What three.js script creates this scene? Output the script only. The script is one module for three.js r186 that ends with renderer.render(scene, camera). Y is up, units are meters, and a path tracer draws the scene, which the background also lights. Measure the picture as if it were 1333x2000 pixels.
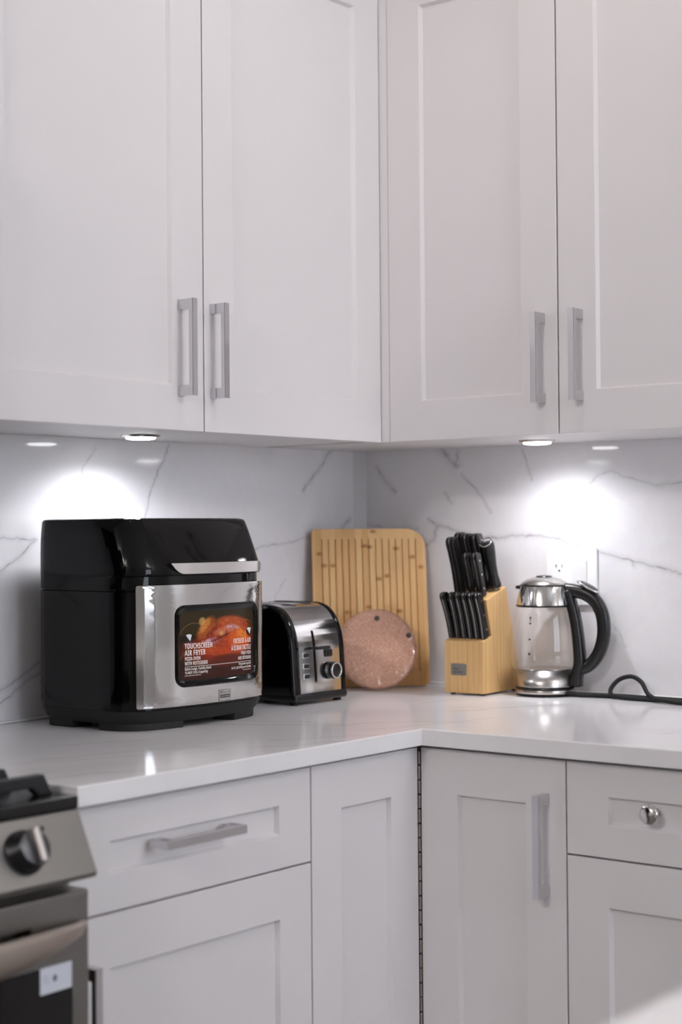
import * as THREE from 'three';
import { RoundedBoxGeometry } from 'three/addons/geometries/RoundedBoxGeometry.js';
import { mergeGeometries, mergeVertices, toCreasedNormals } from 'three/addons/utils/BufferGeometryUtils.js';
import { Brush, Evaluator, SUBTRACTION } from 'three-bvh-csg';
import { RectAreaLightUniformsLib } from 'three/addons/lights/RectAreaLightUniformsLib.js';

// ---------------------------------------------------------------- camera, sky, exposure
RectAreaLightUniformsLib.init();
const scene = new THREE.Scene();
const renderer = new THREE.WebGLRenderer({ antialias: true });
renderer.toneMapping = THREE.LinearToneMapping;
renderer.toneMappingExposure = 1.0;
renderer.shadowMap.enabled = true;

const camera = new THREE.PerspectiveCamera(34.573, 1333 / 2000, 0.05, 40);
{
  const r = new THREE.Vector3(0.7805194, -0.00824521, -0.62507718), u = new THREE.Vector3(0.01344399, 0.99990315, 0.00359777), b = new THREE.Vector3(0.62498698, -0.01121166, 0.78055466);
  camera.position.set(2.2344, 1.2427, 2.8418);
  camera.quaternion.setFromRotationMatrix(new THREE.Matrix4().makeBasis(r, u, b));
  camera.focus = 2.86;
  camera.userData.fStop = 2.8;
}
const SKY = 6.4;                                   // daylight outside the window
scene.background = new THREE.Color().setRGB(0.8, 0.88, 1.0);
scene.backgroundIntensity = SKY;
const POT = 42, PUCK = 0.98, GLOBE = 1.45;           // radiance of the downlight; candela of the pucks and of the ceiling globes

// ---------------------------------------------------------------- measures of the kitchen (metres)
const HC = 0.914, TC = 0.028, DC = 0.635;         // counter height, thickness, depth
const ZB = -0.025;                                // plane of the back wall tiles (left wall tiles: x = 0)
const HU = 1.4118, TOPU = 2.315, DU = 0.3115;     // upper cabinets: underside, top, front plane
const FL = 0.6141;                                // front plane of the lower doors
const CEIL = 2.6, RX = 4.3, RZ = 4.6;             // room

// ---------------------------------------------------------------- helpers
let seed = 12345;
const rnd = () => ((seed = (seed * 1664525 + 1013904223) >>> 0) / 4294967296);
const V = (x, y, z) => new THREE.Vector3(x, y, z);
const taken = {};
function numbered(n) { taken[n] = (taken[n] ?? -1) + 1; return taken[n] ? n + '_' + String(taken[n]).padStart(3, '0') : n; }
function tag(o, label, category, group) { o.userData.label = label; o.userData.category = category; if (group) o.userData.group = group; return o; }
function thing(name, label, category, [x, y, z] = [0, 0, 0], turn = 0, group) {
  const o = new THREE.Group(); o.name = numbered(name); o.position.set(x, y, z); o.rotation.y = turn; scene.add(o);
  return tag(o, label, category, group);
}
function mesh(name, geo, m, parent, label) {
  const g = Array.isArray(geo) ? merge(geo) : geo;
  const o = new THREE.Mesh(g, m); o.name = name; o.castShadow = o.receiveShadow = true; parent.add(o);
  if (label) o.userData.label = label;
  return o;
}
function struct(name, geo, m) { const o = mesh(name, geo, m, scene); o.userData.kind = 'structure'; return o; }
function merge(list) {
  return mergeGeometries(list.map(g => { let q = g.index ? g.toNonIndexed() : g; for (const k of Object.keys(q.attributes)) if (!['position', 'normal', 'uv'].includes(k)) q.deleteAttribute(k); return q; }));
}
const at = (g, x, y, z) => g.translate(x, y, z);
function bx(x0, x1, y0, y1, z0, z1, r = 0, seg = 2) {
  const w = x1 - x0, h = y1 - y0, d = z1 - z0;
  const g = r ? new RoundedBoxGeometry(w, h, d, seg, Math.min(r, w / 2.01, h / 2.01, d / 2.01)) : new THREE.BoxGeometry(w, h, d);
  return at(g, (x0 + x1) / 2, (y0 + y1) / 2, (z0 + z1) / 2);
}
function metric(g0, dx = 0, dy = 0) {             // uv in metres, by the way each face points
  const g = g0.index ? g0.toNonIndexed() : g0, p = g.attributes.position, uv = new Float32Array(p.count * 2), a = V(), b = V(), c = V(), n = V();
  for (let i = 0; i < p.count; i += 3) {
    a.fromBufferAttribute(p, i); b.fromBufferAttribute(p, i + 1); c.fromBufferAttribute(p, i + 2);
    n.copy(b).sub(a).cross(c.clone().sub(a)); const ax = Math.abs(n.x), ay = Math.abs(n.y), az = Math.abs(n.z);
    [a, b, c].forEach((q, k) => { const [s, t] = ax >= ay && ax >= az ? [q.z, q.y] : ay >= az ? [q.x, q.z] : [q.x, q.y]; uv[2 * (i + k)] = s + dx; uv[2 * (i + k) + 1] = t + dy; });
  }
  g.setAttribute('uv', new THREE.BufferAttribute(uv, 2)); return g;
}
function rrect(w, h, r, cx = 0, cy = 0) {         // rounded rectangle shape; r one radius or [bl, br, tr, tl]
  const [a, b, c, d] = Array.isArray(r) ? r : [r, r, r, r], s = new THREE.Shape(), x0 = cx - w / 2, x1 = cx + w / 2, y0 = cy - h / 2, y1 = cy + h / 2;
  s.moveTo(x0 + a, y0); s.lineTo(x1 - b, y0); s.absarc(x1 - b, y0 + b, b, -Math.PI / 2, 0); s.lineTo(x1, y1 - c); s.absarc(x1 - c, y1 - c, c, 0, Math.PI / 2);
  s.lineTo(x0 + d, y1); s.absarc(x0 + d, y1 - d, d, Math.PI / 2, Math.PI); s.lineTo(x0, y0 + a); s.absarc(x0 + a, y0 + a, a, Math.PI, 1.5 * Math.PI); return s;
}
function ext(shape, depth, bevel = 0, curve = 12, seg = 2) {
  return new THREE.ExtrudeGeometry(shape, { depth: depth - 2 * bevel, bevelEnabled: bevel > 0, bevelThickness: bevel, bevelSize: bevel, bevelOffset: -bevel, bevelSegments: seg, curveSegments: curve }).translate(0, 0, bevel);
}
const poly = pts => new THREE.Shape(pts.map(q => new THREE.Vector2(q[0], q[1])));
const lathe = (pts, n = 64) => new THREE.LatheGeometry(pts.map(q => new THREE.Vector2(q[0], q[1])), n);
const cyl = (r, h, n = 24, r2 = r) => new THREE.CylinderGeometry(r, r2, h, n);
const tube = (pts, r, n = 64, k = 10, closed = false) => new THREE.TubeGeometry(new THREE.CatmullRomCurve3(pts, closed), n, r, k, closed);

function carve(geo, m, cuts, inner) {              // geo minus the cuts; the cut faces take the inner material
  const ev = new Evaluator(); ev.attributes = ['position', 'normal', 'uv']; ev.useGroups = true;
  const prep = g => { const q = g.index ? g.toNonIndexed() : g.clone(); q.clearGroups(); q.addGroup(0, q.attributes.position.count, 0); return q; };
  let a = new Brush(prep(geo), [m]); a.updateMatrixWorld();
  for (const c of cuts) { const b = new Brush(prep(c), [inner]); b.updateMatrixWorld(); a = ev.evaluate(a, b, SUBTRACTION); a.updateMatrixWorld(); }
  return [a.geometry, a.material];
}

// ---------------------------------------------------------------- computed textures
function canvas(w, h) { const c = document.createElement('canvas'); c.width = w; c.height = h; return [c, c.getContext('2d')]; }
function tex(c, rx = 1, ry = 1, srgb = true) {
  const t = new THREE.CanvasTexture(c); if (srgb) t.colorSpace = THREE.SRGBColorSpace;
  t.wrapS = t.wrapT = THREE.RepeatWrapping; t.repeat.set(rx, ry); t.magFilter = THREE.LinearFilter; return t;
}
function vein(g, pts, w, alpha) {                 // a wavering grey vein through the given points, in canvas pixels
  const line = [];
  for (let i = 0; i + 1 < pts.length; i++) for (let k = 0; k < 6; k++) { const f = k / 6, j = k || i ? 4 : 0; line.push([pts[i][0] + (pts[i + 1][0] - pts[i][0]) * f + (rnd() - .5) * j, pts[i][1] + (pts[i + 1][1] - pts[i][1]) * f + (rnd() - .5) * j]); }
  line.push(pts[pts.length - 1]); g.lineCap = 'butt'; g.lineJoin = 'round';
  for (const [m, a] of [[9, .045], [5, .06], [2.6, .1], [1.2, .17]]) { g.strokeStyle = `rgba(112,110,116,${alpha * a})`; g.lineWidth = w * m; g.beginPath(); line.forEach((q, i) => i ? g.lineTo(...q) : g.moveTo(...q)); g.stroke(); }
  for (let i = 2; i < line.length - 2; i += 5 + Math.floor(rnd() * 6)) { g.strokeStyle = `rgba(112,110,116,${alpha * .22})`; g.lineWidth = w * (1.4 + rnd()); g.beginPath(); g.moveTo(...line[i]); g.lineTo(...line[i + 1]); g.lineTo(...line[i + 2]); g.stroke(); }
}
function clouds(g, w, h, n, col, a) {             // broad faint patches of tone in the stone
  for (let i = 0; i < n; i++) {
    const x = rnd() * w, y = rnd() * h, r = (0.04 + 0.12 * rnd()) * w;
    for (const ox of [-w, 0, w]) for (const oy of [-h, 0, h]) {
      const q = g.createRadialGradient(x + ox, y + oy, 0, x + ox, y + oy, r); q.addColorStop(0, `rgba(${col},${a})`); q.addColorStop(1, `rgba(${col},0)`);
      g.fillStyle = q; g.fillRect(x + ox - r, y + oy - r, 2 * r, 2 * r);
    }
  }
}
// tiles on the walls: u = metres along the wall from the corner, v = metres above the counter
const WALLW = 2.0, WALLH = 0.5;
function wallMarble(veins, s) {
  seed = s; const [c, g] = canvas(2048, 512), X = u => (u + 0.03) / WALLW * 2048, Y = y => (1 - (y - HC) / WALLH) * 512;
  g.fillStyle = 'rgb(241,239,240)'; g.fillRect(0, 0, 2048, 512); clouds(g, 2048, 512, 26, '205,204,210', 0.16);
  for (const [w, a, l] of veins) vein(g, l.map(q => [X(q[0]), Y(q[1])]), w, a);
  return tex(c);
}
const LV = [
  [1.6, .75, [[.58, 1.411], [.591, 1.384], [.615, 1.349], [.631, 1.315], [.645, 1.271], [.663, 1.223]]], [1.2, .4, [[.768, 1.399], [.801, 1.36], [.804, 1.328], [.802, 1.291], [.792, 1.252]]],
  [2.4, .8, [[.082, 1.415], [.094, 1.409], [.114, 1.384], [.154, 1.351], [.183, 1.326]]], [1.5, .7, [[1.027, 1.24], [.994, 1.235], [.948, 1.233], [.908, 1.23]]],
  [1.9, .8, [[.914, 1.23], [.96, 1.195], [.994, 1.178], [1.039, 1.161], [1.12, 1.11]]], [1.9, .7, [[.86, 1.05], [.903, 1.017], [.962, .986], [.996, .971], [1.1, .93]]], [1.4, .7, [[.89, 1.0], [.927, .987], [.996, .949]]],
  [1.5, .6, [[.362, 1.194], [.31, 1.212], [.254, 1.216], [.217, 1.219], [.15, 1.233]]], [2.4, .85, [[.016, 1.269], [.045, 1.252], [.081, 1.216]]], [1.2, .35, [[.235, 1.143], [.268, 1.112], [.292, 1.071]]],
  [1.1, .35, [[.877, 1.312], [.853, 1.321], [.835, 1.331]]], [1.6, .6, [[1.3, 1.42], [1.42, 1.3], [1.5, 1.22], [1.7, 1.12]]]];
const RV = [
  [2.2, .85, [[.176, 1.268], [.204, 1.251], [.241, 1.244], [.302, 1.226], [.355, 1.225], [.407, 1.23], [.458, 1.228], [.502, 1.221], [.527, 1.211], [.587, 1.199], [.658, 1.181], [.733, 1.164], [.775, 1.154], [.845, 1.132], [1.0, 1.08], [1.2, 1.05]]],
  [2, .7, [[.2, 1.25], [.193, 1.221], [.175, 1.21], [.155, 1.193]]], [4.5, .7, [[.208, 1.422], [.242, 1.385], [.257, 1.372]]], [2.4, .6, [[.257, 1.412], [.254, 1.382]]], [1.6, .55, [[.222, 1.324], [.241, 1.295]]],
  [1.7, .55, [[.263, 1.362], [.316, 1.31], [.339, 1.274]]], [3.4, .5, [[.039, 1.384], [.058, 1.356], [.094, 1.323]]], [1.4, .6, [[.415, 1.407], [.431, 1.367], [.44, 1.34]]],
  [1.6, .5, [[.571, 1.331], [.595, 1.347], [.619, 1.357], [.66, 1.342], [.718, 1.326], [.777, 1.329], [.827, 1.34], [1.0, 1.38]]], [3.2, .4, [[.62, 1.053], [.637, 1.038], [.65, 1.008]]],
  [1.5, .4, [[.667, 1.179], [.672, 1.162]]], [1.4, .45, [[.559, 1.255], [.567, 1.212]]], [2, .5, [[.009, 1.255], [.072, 1.246], [.155, 1.245]]], [1.5, .5, [[.9, 1.3], [1.1, 1.2], [1.3, 1.0]]]];
function counterMarble() {
  seed = 77; const [c, g] = canvas(1024, 1024);
  g.fillStyle = 'rgb(240,238,239)'; g.fillRect(0, 0, 1024, 1024); clouds(g, 1024, 1024, 40, '208,204,210', 0.18);
  for (let i = 0; i < 15; i++) { let x = rnd() * 1024, y = rnd() * 1024; const a = 0.5 + rnd() * 0.7, l = []; for (let k = 0; k < 6; k++) { l.push([x, y]); x += Math.cos(a) * 55 + (rnd() - .5) * 40; y += Math.sin(a) * 55 + (rnd() - .5) * 40; } vein(g, l, 2.4, .22 + .3 * rnd()); }
  return tex(c);
}
function wood(base, streak, n, len, nodes, s) {   // grain running along v
  seed = s; const [c, g] = canvas(512, 512); g.fillStyle = base; g.fillRect(0, 0, 512, 512);
  for (let i = 0; i < n; i++) { const x = rnd() * 512, w = 0.6 + rnd() * 3, y = rnd() * 512, h = len * (0.3 + rnd()); g.fillStyle = `rgba(${streak},${0.03 + rnd() * 0.1})`; g.fillRect(x, y, w, h); g.fillRect(x, y - 512, w, h); }
  for (let i = 0; i < nodes; i++) { const x = Math.floor(rnd() * 20) * 25.6, y = rnd() * 500; for (let k = 0; k < 14; k++) { g.fillStyle = `rgba(140,82,30,${0.05 + rnd() * 0.1})`; g.fillRect(x + rnd() * 6, y + rnd() * 12, 10 + rnd() * 12, 2 + rnd() * 4); } }
  return tex(c);
}
function speckle(base, dots, n, s) {
  seed = s; const [c, g] = canvas(512, 512); g.fillStyle = base; g.fillRect(0, 0, 512, 512);
  for (let i = 0; i < n; i++) { g.fillStyle = `rgba(${dots[Math.floor(rnd() * dots.length)]},${0.15 + rnd() * 0.4})`; const r = 0.8 + rnd() * 2.6; g.beginPath(); g.arc(rnd() * 512, rnd() * 512, r, 0, 7); g.fill(); }
  return tex(c);
}
function crumple() {                              // creases of the cling film
  seed = 9; const [c, g] = canvas(512, 512); g.fillStyle = 'rgb(128,128,128)'; g.fillRect(0, 0, 512, 512);
  for (let i = 0; i < 150; i++) { const v = 60 + rnd() * 140; g.strokeStyle = `rgba(${v},${v},${v},.5)`; g.lineWidth = 1 + rnd() * 7; const x = rnd() * 512, y = rnd() * 512, a = rnd() * 6.3, l = 30 + rnd() * 130; g.beginPath(); g.moveTo(x, y); g.quadraticCurveTo(x + Math.cos(a) * l / 2 + rnd() * 20, y + Math.sin(a) * l / 2 + rnd() * 20, x + Math.cos(a) * l, y + Math.sin(a) * l); g.stroke(); }
  return tex(c, 1, 1, false);
}

// ---------------------------------------------------------------- materials
const S = (color, roughness, o = {}) => new THREE.MeshStandardMaterial({ color, roughness, ...o });
const P = (color, roughness, o = {}) => new THREE.MeshPhysicalMaterial({ color, roughness, ...o });
const M = {
  cab: P(0xe6e2e3, 0.38), carcass: S(0xe2dfdf, 0.5), wall: S(0xc2c0c0, 0.9), ceiling: S(0xf0efee, 0.95), floor: S(0x6e6a67, 0.45),
  chrome: S(0xd4d3d6, 0.14, { metalness: 1 }), satin: S(0xbdb9b6, 0.3, { metalness: 1 }), steel: S(0xb9b4af, 0.24, { metalness: 1 }), mirror: S(0xd9d6d4, 0.1, { metalness: 1 }),
  rangeSteel: S(0x8e8b88, 0.36, { metalness: 1 }), darkSteel: S(0x55565a, 0.3, { metalness: 1 }),
  gloss: P(0x050505, 0.07, { specularIntensity: 0.55 }), black: S(0x0b0b0c, 0.3), matte: S(0x101011, 0.6), rubber: S(0x090909, 0.7), iron: S(0x121214, 0.48), enamel: P(0x0a0a0a, 0.25), ovenGlass: P(0x050505, 0.08),
  white: P(0xf4f4f4, 0.25), plateIn: P(0xf0f0f0, 0.3), caulk: S(0xeeeeec, 0.6), hinge: S(0xa09692, 0.45, { metalness: 0.7 }), dark: S(0x050505, 0.9),
  glow: S(0xffffff, 0.5, { emissive: 0xffffff, emissiveIntensity: 14 }), potGlow: S(0xffffff, 0.5, { emissive: 0xfffaf2, emissiveIntensity: 10 }),
  pane: P(0xffffff, 0, { transmission: 1, thickness: 0, ior: 1.45 }), kettleGlass: P(0xffffff, 0.0, { transmission: 1, thickness: 0, ior: 1.5 }),
  leftTile: P(0xffffff, 0.07, { map: wallMarble(LV, 11), ior: 1.5 }), backTile: P(0xffffff, 0.07, { map: wallMarble(RV, 12), ior: 1.5 }), counter: P(0xffffff, 0.11, { map: counterMarble(), ior: 1.5, specularIntensity: 0.2 }),
  plainTile: P(0xd2d0d1, 0.3),
  block: S(0xffffff, 0.5, { map: wood('rgb(222,182,126)', '168,116,62', 800, 420, 0, 22) }),
  stone: S(0xffffff, 0.75, { map: speckle('rgb(196,148,124)', ['226,190,168', '150,104,84', '236,210,196', '170,128,110'], 5200, 31) }),
  film: P(0xffffff, 0.07, { transmission: 1, thickness: 0, ior: 1.5, bumpMap: crumple(), bumpScale: 0.0015 }),
};

// ---------------------------------------------------------------- the room
{
  const tileUV = (g, along) => { const h = metric(g), uv = h.attributes.uv, p = h.attributes.position; for (let i = 0; i < uv.count; i++) { uv.setXY(i, ((along === 'z' ? p.getZ(i) : p.getX(i)) + 0.03) / WALLW, (p.getY(i) - HC) / WALLH); } return h; };
  const wl = struct('wall_left', bx(-0.15, -0.012, 0, CEIL, ZB - 0.15, RZ + 0.15), M.wall);
  mesh('marble_slab', tileUV(bx(-0.012, 0, HC - 0.02, HU + 0.02, ZB, 1.9), 'z'), M.leftTile, wl, 'white marble slab with grey veins');
  const wb = struct('wall_back', bx(-0.15, RX + 0.15, 0, CEIL, ZB - 0.15, ZB - 0.012), M.wall);
  mesh('marble_slab', tileUV(bx(0, 1.9, HC - 0.02, HU + 0.02, ZB - 0.012, ZB), 'x'), M.backTile, wb, 'white marble slab with grey veins');
  struct('wall_front', bx(-0.15, RX + 0.15, 0, CEIL, RZ, RZ + 0.15), M.wall);
  const [wz0, wz1, wy0, wy1] = [0.3, 1.9, 0.9, 2.3];
  struct('wall_right', [bx(RX, RX + 0.15, 0, CEIL, ZB - 0.15, wz0), bx(RX, RX + 0.15, 0, CEIL, wz1, RZ + 0.15), bx(RX, RX + 0.15, 0, wy0, wz0, wz1), bx(RX, RX + 0.15, wy1, CEIL, wz0, wz1)], M.wall);
  const wf = struct('window_1', [bx(RX + 0.04, RX + 0.1, wy0, wy0 + 0.06, wz0, wz1), bx(RX + 0.04, RX + 0.1, wy1 - 0.06, wy1, wz0, wz1), bx(RX + 0.04, RX + 0.1, wy0, wy1, wz0, wz0 + 0.06), bx(RX + 0.04, RX + 0.1, wy0, wy1, wz1 - 0.06, wz1), bx(RX + 0.04, RX + 0.1, wy0, wy1, 1.07, 1.13)], M.white);
  mesh('pane', bx(RX + 0.068, RX + 0.072, wy0 + 0.05, wy1 - 0.05, wz0 + 0.05, wz1 - 0.05), M.pane, wf);
  struct('floor', bx(-0.15, RX + 0.15, -0.1, 0, ZB - 0.15, RZ + 0.15), M.floor);
  struct('ceiling', bx(-0.15, RX + 0.15, CEIL, CEIL + 0.1, ZB - 0.15, RZ + 0.15), M.ceiling);
  const corner = new THREE.ExtrudeGeometry(poly([[0, -ZB], [0, -0.008], [0.0115, -ZB]]), { depth: HU - HC + 0.01, bevelEnabled: false }).rotateX(-Math.PI / 2).translate(0, HC, 0);
  struct('trim_1', metric(corner), M.plainTile);
  struct('trim_2', bx(0.0, 0.006, HC, HC + 0.005, ZB, 1.392, 0.002), M.caulk);
  struct('trim_3', bx(0.0, 1.9, HC, HC + 0.005, ZB, ZB + 0.006, 0.002), M.caulk);
}

// ceiling lights, all outside the frame: a downlight over the worktop corner throws the handles' shadows straight down, globes further back light the room
{
  const t = thing('ceiling_light', 'round white recessed downlight in the ceiling above the worktop corner', 'ceiling light', [0.82, CEIL, 0.82]);
  mesh('trim_ring', lathe([[0.062, 0], [0.064, -0.006], [0.085, -0.005], [0.09, 0]], 40), M.white, t);
  mesh('diffuser', at(cyl(0.062, 0.004, 40), 0, -0.002, 0), M.potGlow, t);
  const l = new THREE.RectAreaLight(0xfff8f4, POT, 0.11, 0.11); l.name = 'downlight'; l.position.set(0, -0.006, 0); l.rotation.x = -Math.PI / 2; t.add(l);
}
for (const [x, z, k] of [[3.3, 0.35, 0.58], [3.0, 0.75, 0.58], [0.95, 3.9, 1.75], [1.5, 4.1, 1.75]]) {
  const t = thing('globe_light', 'white glass globe lamp on the ceiling', 'ceiling light', [x, CEIL, z], 0, 'globe lamps on the ceiling');
  mesh('mount', lathe([[0.0001, 0], [0.05, 0], [0.05, -0.012], [0.03, -0.03], [0.0001, -0.03]], 32), M.satin, t);
  mesh('globe', at(new THREE.SphereGeometry(0.07, 32, 24), 0, -0.095, 0), M.potGlow, t, 'glowing white glass globe');
  const l = new THREE.PointLight(0xfff8f4, GLOBE * k); l.name = 'globe_glow'; l.position.set(0, -0.095, 0); l.shadow.radius = 3; l.castShadow = true; t.add(l);
}

// ---------------------------------------------------------------- cabinets
function shaker(parent, name, cx, y0, y1, w, rail, stile, front, thick = 0.02) {   // local x across, z out; a frame with a recessed panel
  const h = y1 - y0, s = rrect(w, h, 0.0015); s.holes.push(rrect(w - 2 * stile, h - 2 * rail, 0.0005));
  const d = mesh(name, at(ext(s, thick, 0.0012, 3, 2), cx, (y0 + y1) / 2, front - thick), M.cab, parent);
  const a = w - 2 * stile, b = h - 2 * rail, q = 0.003, z0 = front - 0.0085, z1 = front - 0.0015, c = V(cx, (y0 + y1) / 2, 0);
  // sloped moulding round the panel
  const pos = [], ring = [[a / 2, b / 2, z1], [a / 2 - q, b / 2 - q, z0]], cn = [[-1, -1], [1, -1], [1, 1], [-1, 1]];
  for (let i = 0; i < 4; i++) { const j = (i + 1) % 4, P4 = (k, n) => [c.x + cn[n][0] * ring[k][0], c.y + cn[n][1] * ring[k][1], ring[k][2]]; const A = P4(0, i), B = P4(0, j), C = P4(1, j), D = P4(1, i); pos.push(...A, ...B, ...C, ...A, ...C, ...D); }
  const mo = new THREE.BufferGeometry(); mo.setAttribute('position', new THREE.Float32BufferAttribute(pos, 3)); mo.setAttribute('uv', new THREE.Float32BufferAttribute(new Float32Array(pos.length / 3 * 2), 2)); mo.computeVertexNormals();
  mesh('panel', [bx(c.x - a / 2, c.x + a / 2, c.y - b / 2, c.y + b / 2, front - thick + 0.003, z0), mo], M.cab, d);
  return d;
}
const pullShape = (() => { const L = 0.1615, o = 0.034, t = 0.0095, q = 0.0175; return poly([[-L / 2, 0], [-L / 2 + q, 0], [-L / 2 + q, o - t], [L / 2 - q, o - t], [L / 2 - q, 0], [L / 2, 0], [L / 2, o], [-L / 2, o]]); })();
function pull(parent, cx, cy, front, across) {     // square chrome bar pull
  const g = ext(pullShape, 0.0125, 0.0008, 2, 1).translate(0, 0, -0.00625);
  if (across) g.rotateX(Math.PI / 2).translate(0, 0, 0); else { g.rotateX(Math.PI / 2); g.rotateZ(Math.PI / 2); }
  mesh('handle', at(g, cx, cy, front), M.chrome, parent, 'square chrome bar pull');
}
const LEFT = Math.PI / 2;                          // local z -> world +x, local x -> world -z
{
  // left upper cabinet: local origin at z = 0.809 (the gap between its doors)
  const u = thing('upper_cabinet', 'white upper cabinet on the wall above the black air fryer', 'cabinet', [0.0, 0, 0.809], LEFT);
  mesh('carcass', bx(-0.505, 0.494, HU + 0.003, TOPU, 0.001, DU - 0.022), M.carcass, u);
  for (const [a, b, hx] of [[-0.505, -0.0014, -0.0565], [0.0014, 0.4955, 0.0215]]) { const d = shaker(u, 'door', (a + b) / 2, HU, TOPU, b - a, 0.0755, 0.0745, DU); pull(d, hx, 1.5495, DU); }
  // right upper cabinet
  const r = thing('upper_cabinet', 'white upper cabinet on the wall above the knife block and glass kettle', 'cabinet', [0, 0, ZB]);
  const F = DU + 0.0005 - ZB;
  mesh('carcass', bx(0.001, 1.085, HU + 0.003, TOPU, 0.001, F - 0.022), M.carcass, r);
  mesh('filler_strip', bx(DU - 0.018, 0.3303, HU, TOPU, F - 0.0219, F - 0.0005, 0.001), M.cab, r);
  for (const [a, b, hx] of [[0.3313, 0.7064, 0.6755], [0.7092, 1.085, 0.7535]]) { const d = shaker(r, 'door', (a + b) / 2, HU, TOPU, b - a, 0.0755, 0.0765, F); pull(d, hx, 1.5485, F); }
}
{
  const TOPB = HC - TC - 0.006, KICK = 0.1, SEAM = 0.7215 + 0.013;
  // drawer and door unit beside the range: local origin z = 1.146
  const a = thing('base_cabinet', 'white base cabinet with a drawer and door beside the stainless range', 'cabinet', [0, 0, 1.146], LEFT);
  mesh('carcass', bx(-0.246, 0.2475, KICK, HC - TC - 0.001, 0.005, FL - 0.022), M.carcass, a);
  mesh('toe_kick', bx(-0.246, 0.2475, 0, KICK, 0.5, 0.54), M.carcass, a);
  const dr = shaker(a, 'drawer', 0.001, SEAM + 0.0015, TOPB, 0.492, 0.0505, 0.0735, FL); pull(dr, -0.0165, 0.8155, FL, true);
  const dd = shaker(a, 'door', 0.001, KICK + 0.005, SEAM - 0.0015, 0.492, 0.0735, 0.0735, FL); pull(dd, -0.224, 0.596, FL);
  // corner unit with a folding door
  const c = thing('base_cabinet', 'white corner base cabinet with a folding door hinged down the middle', 'cabinet', [0, 0, 0]);
  mesh('carcass', [bx(0.005, FL - 0.022, KICK, HC - TC - 0.001, ZB + 0.005, 0.8965), bx(FL - 0.022, 0.896, KICK, HC - TC - 0.001, ZB + 0.005, FL - 0.022)], M.carcass, c);
  mesh('toe_kick', [bx(0.5, 0.54, 0, KICK, 0.5, 0.8965), bx(0.5, 0.896, 0, KICK, 0.5, 0.54)], M.carcass, c);
  const lg = new THREE.Group(); lg.name = 'door_leaf'; lg.rotation.y = LEFT; c.add(lg);
  const l1 = shaker(c, 'door', 0, KICK + 0.005, TOPB, 0.2766, 0.0735, 0.0735, FL); l1.rotation.y = LEFT; l1.position.set(0, 0, (0.8961 + 0.6195) / 2); c.remove(lg);
  const l2 = shaker(c, 'door', (0.617 + 0.8955) / 2, KICK + 0.005, TOPB, 0.2785, 0.0735, 0.0735, FL); pull(l2, 0.8605, 0.7455, FL);
  const hg = mesh('hinge', [bx(0.607, 0.6076, KICK + 0.01, TOPB - 0.004, 0.6165, 0.6194), bx(0.6145, 0.6169, KICK + 0.01, TOPB - 0.004, 0.607, 0.6076)], M.hinge, c, 'brown-grey continuous piano hinge');
  const kg = cyl(0.0025, 0.0212, 12);
  for (let y = TOPB - 0.018; y > KICK + 0.02; y -= 0.0241) { const k = mesh('knuckle', kg, M.hinge, hg); k.position.set(0.6138, y, 0.6152); }
  // drawer and door unit on the right run
  const b = thing('base_cabinet', 'white base cabinet with a round chrome drawer knob', 'cabinet', [0, 0, 0]);
  mesh('carcass', bx(0.8975, 1.2, KICK, HC - TC - 0.001, ZB + 0.005, FL - 0.022), M.carcass, b);
  mesh('toe_kick', bx(0.8975, 1.2, 0, KICK, 0.5, 0.54), M.carcass, b);
  const d2 = shaker(b, 'drawer', 1.0485, SEAM + 0.0015, TOPB, 0.301, 0.0505, 0.0735, FL);
  mesh('knob', lathe([[0.0001, 0], [0.0075, 0], [0.0062, 0.004], [0.0055, 0.011], [0.009, 0.0145], [0.0145, 0.018], [0.0158, 0.022], [0.0145, 0.026], [0.009, 0.029], [0.0001, 0.0302]], 40).rotateX(Math.PI / 2).translate(1.0485, 0.813, FL - 0.0085), M.mirror, d2, 'round polished chrome knob');
  shaker(b, 'door', 1.0485, KICK + 0.005, SEAM - 0.0015, 0.301, 0.0735, 0.0735, FL);
  // further unit to the right, out of the frame, carrying the worktop
  const e = thing('base_cabinet', 'white base cabinet at the far right end of the worktop', 'cabinet', [0, 0, 0]);
  mesh('carcass', bx(1.201, 1.9, KICK, HC - TC - 0.001, ZB + 0.005, FL - 0.022), M.carcass, e);
  mesh('toe_kick', bx(1.201, 1.9, 0, KICK, 0.5, 0.54), M.carcass, e);
  shaker(e, 'door', 1.5515, KICK + 0.005, TOPB, 0.697, 0.0735, 0.0735, FL);
}
{
  const s = poly([[0.001, -ZB - 0.001], [1.9, -ZB - 0.001], [1.9, -DC], [DC, -DC], [DC, -1.394], [0.001, -1.394]]);
  const g = ext(s, TC, 0.0018, 2, 2).rotateX(-Math.PI / 2).translate(0, HC - TC, 0);
  const o = mesh(numbered('countertop'), metric(g), M.counter, scene); tag(o, 'polished white marble L-shaped worktop with thin grey veins', 'countertop');
}
{
  const x0 = 1.686, x1 = 2.6, z0 = 1.4, z1 = 2.45;
  const i = thing('kitchen_island', 'white island cabinet under the out-of-focus foreground worktop', 'island', [(x0 + x1) / 2, 0, (z0 + z1) / 2]);
  mesh('carcass', bx(-0.42, 0.42, 0.1, HC - TC - 0.001, -0.49, 0.49), M.carcass, i); mesh('toe_kick', bx(-0.37, 0.37, 0, 0.1, -0.44, 0.44), M.carcass, i);
  const t = mesh(numbered('island_countertop'), metric(bx(x0, x1, HC - TC, HC, z0, z1, 0.002)), M.counter, scene); tag(t, 'white island worktop edge out of focus in the foreground', 'countertop');
}

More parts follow.
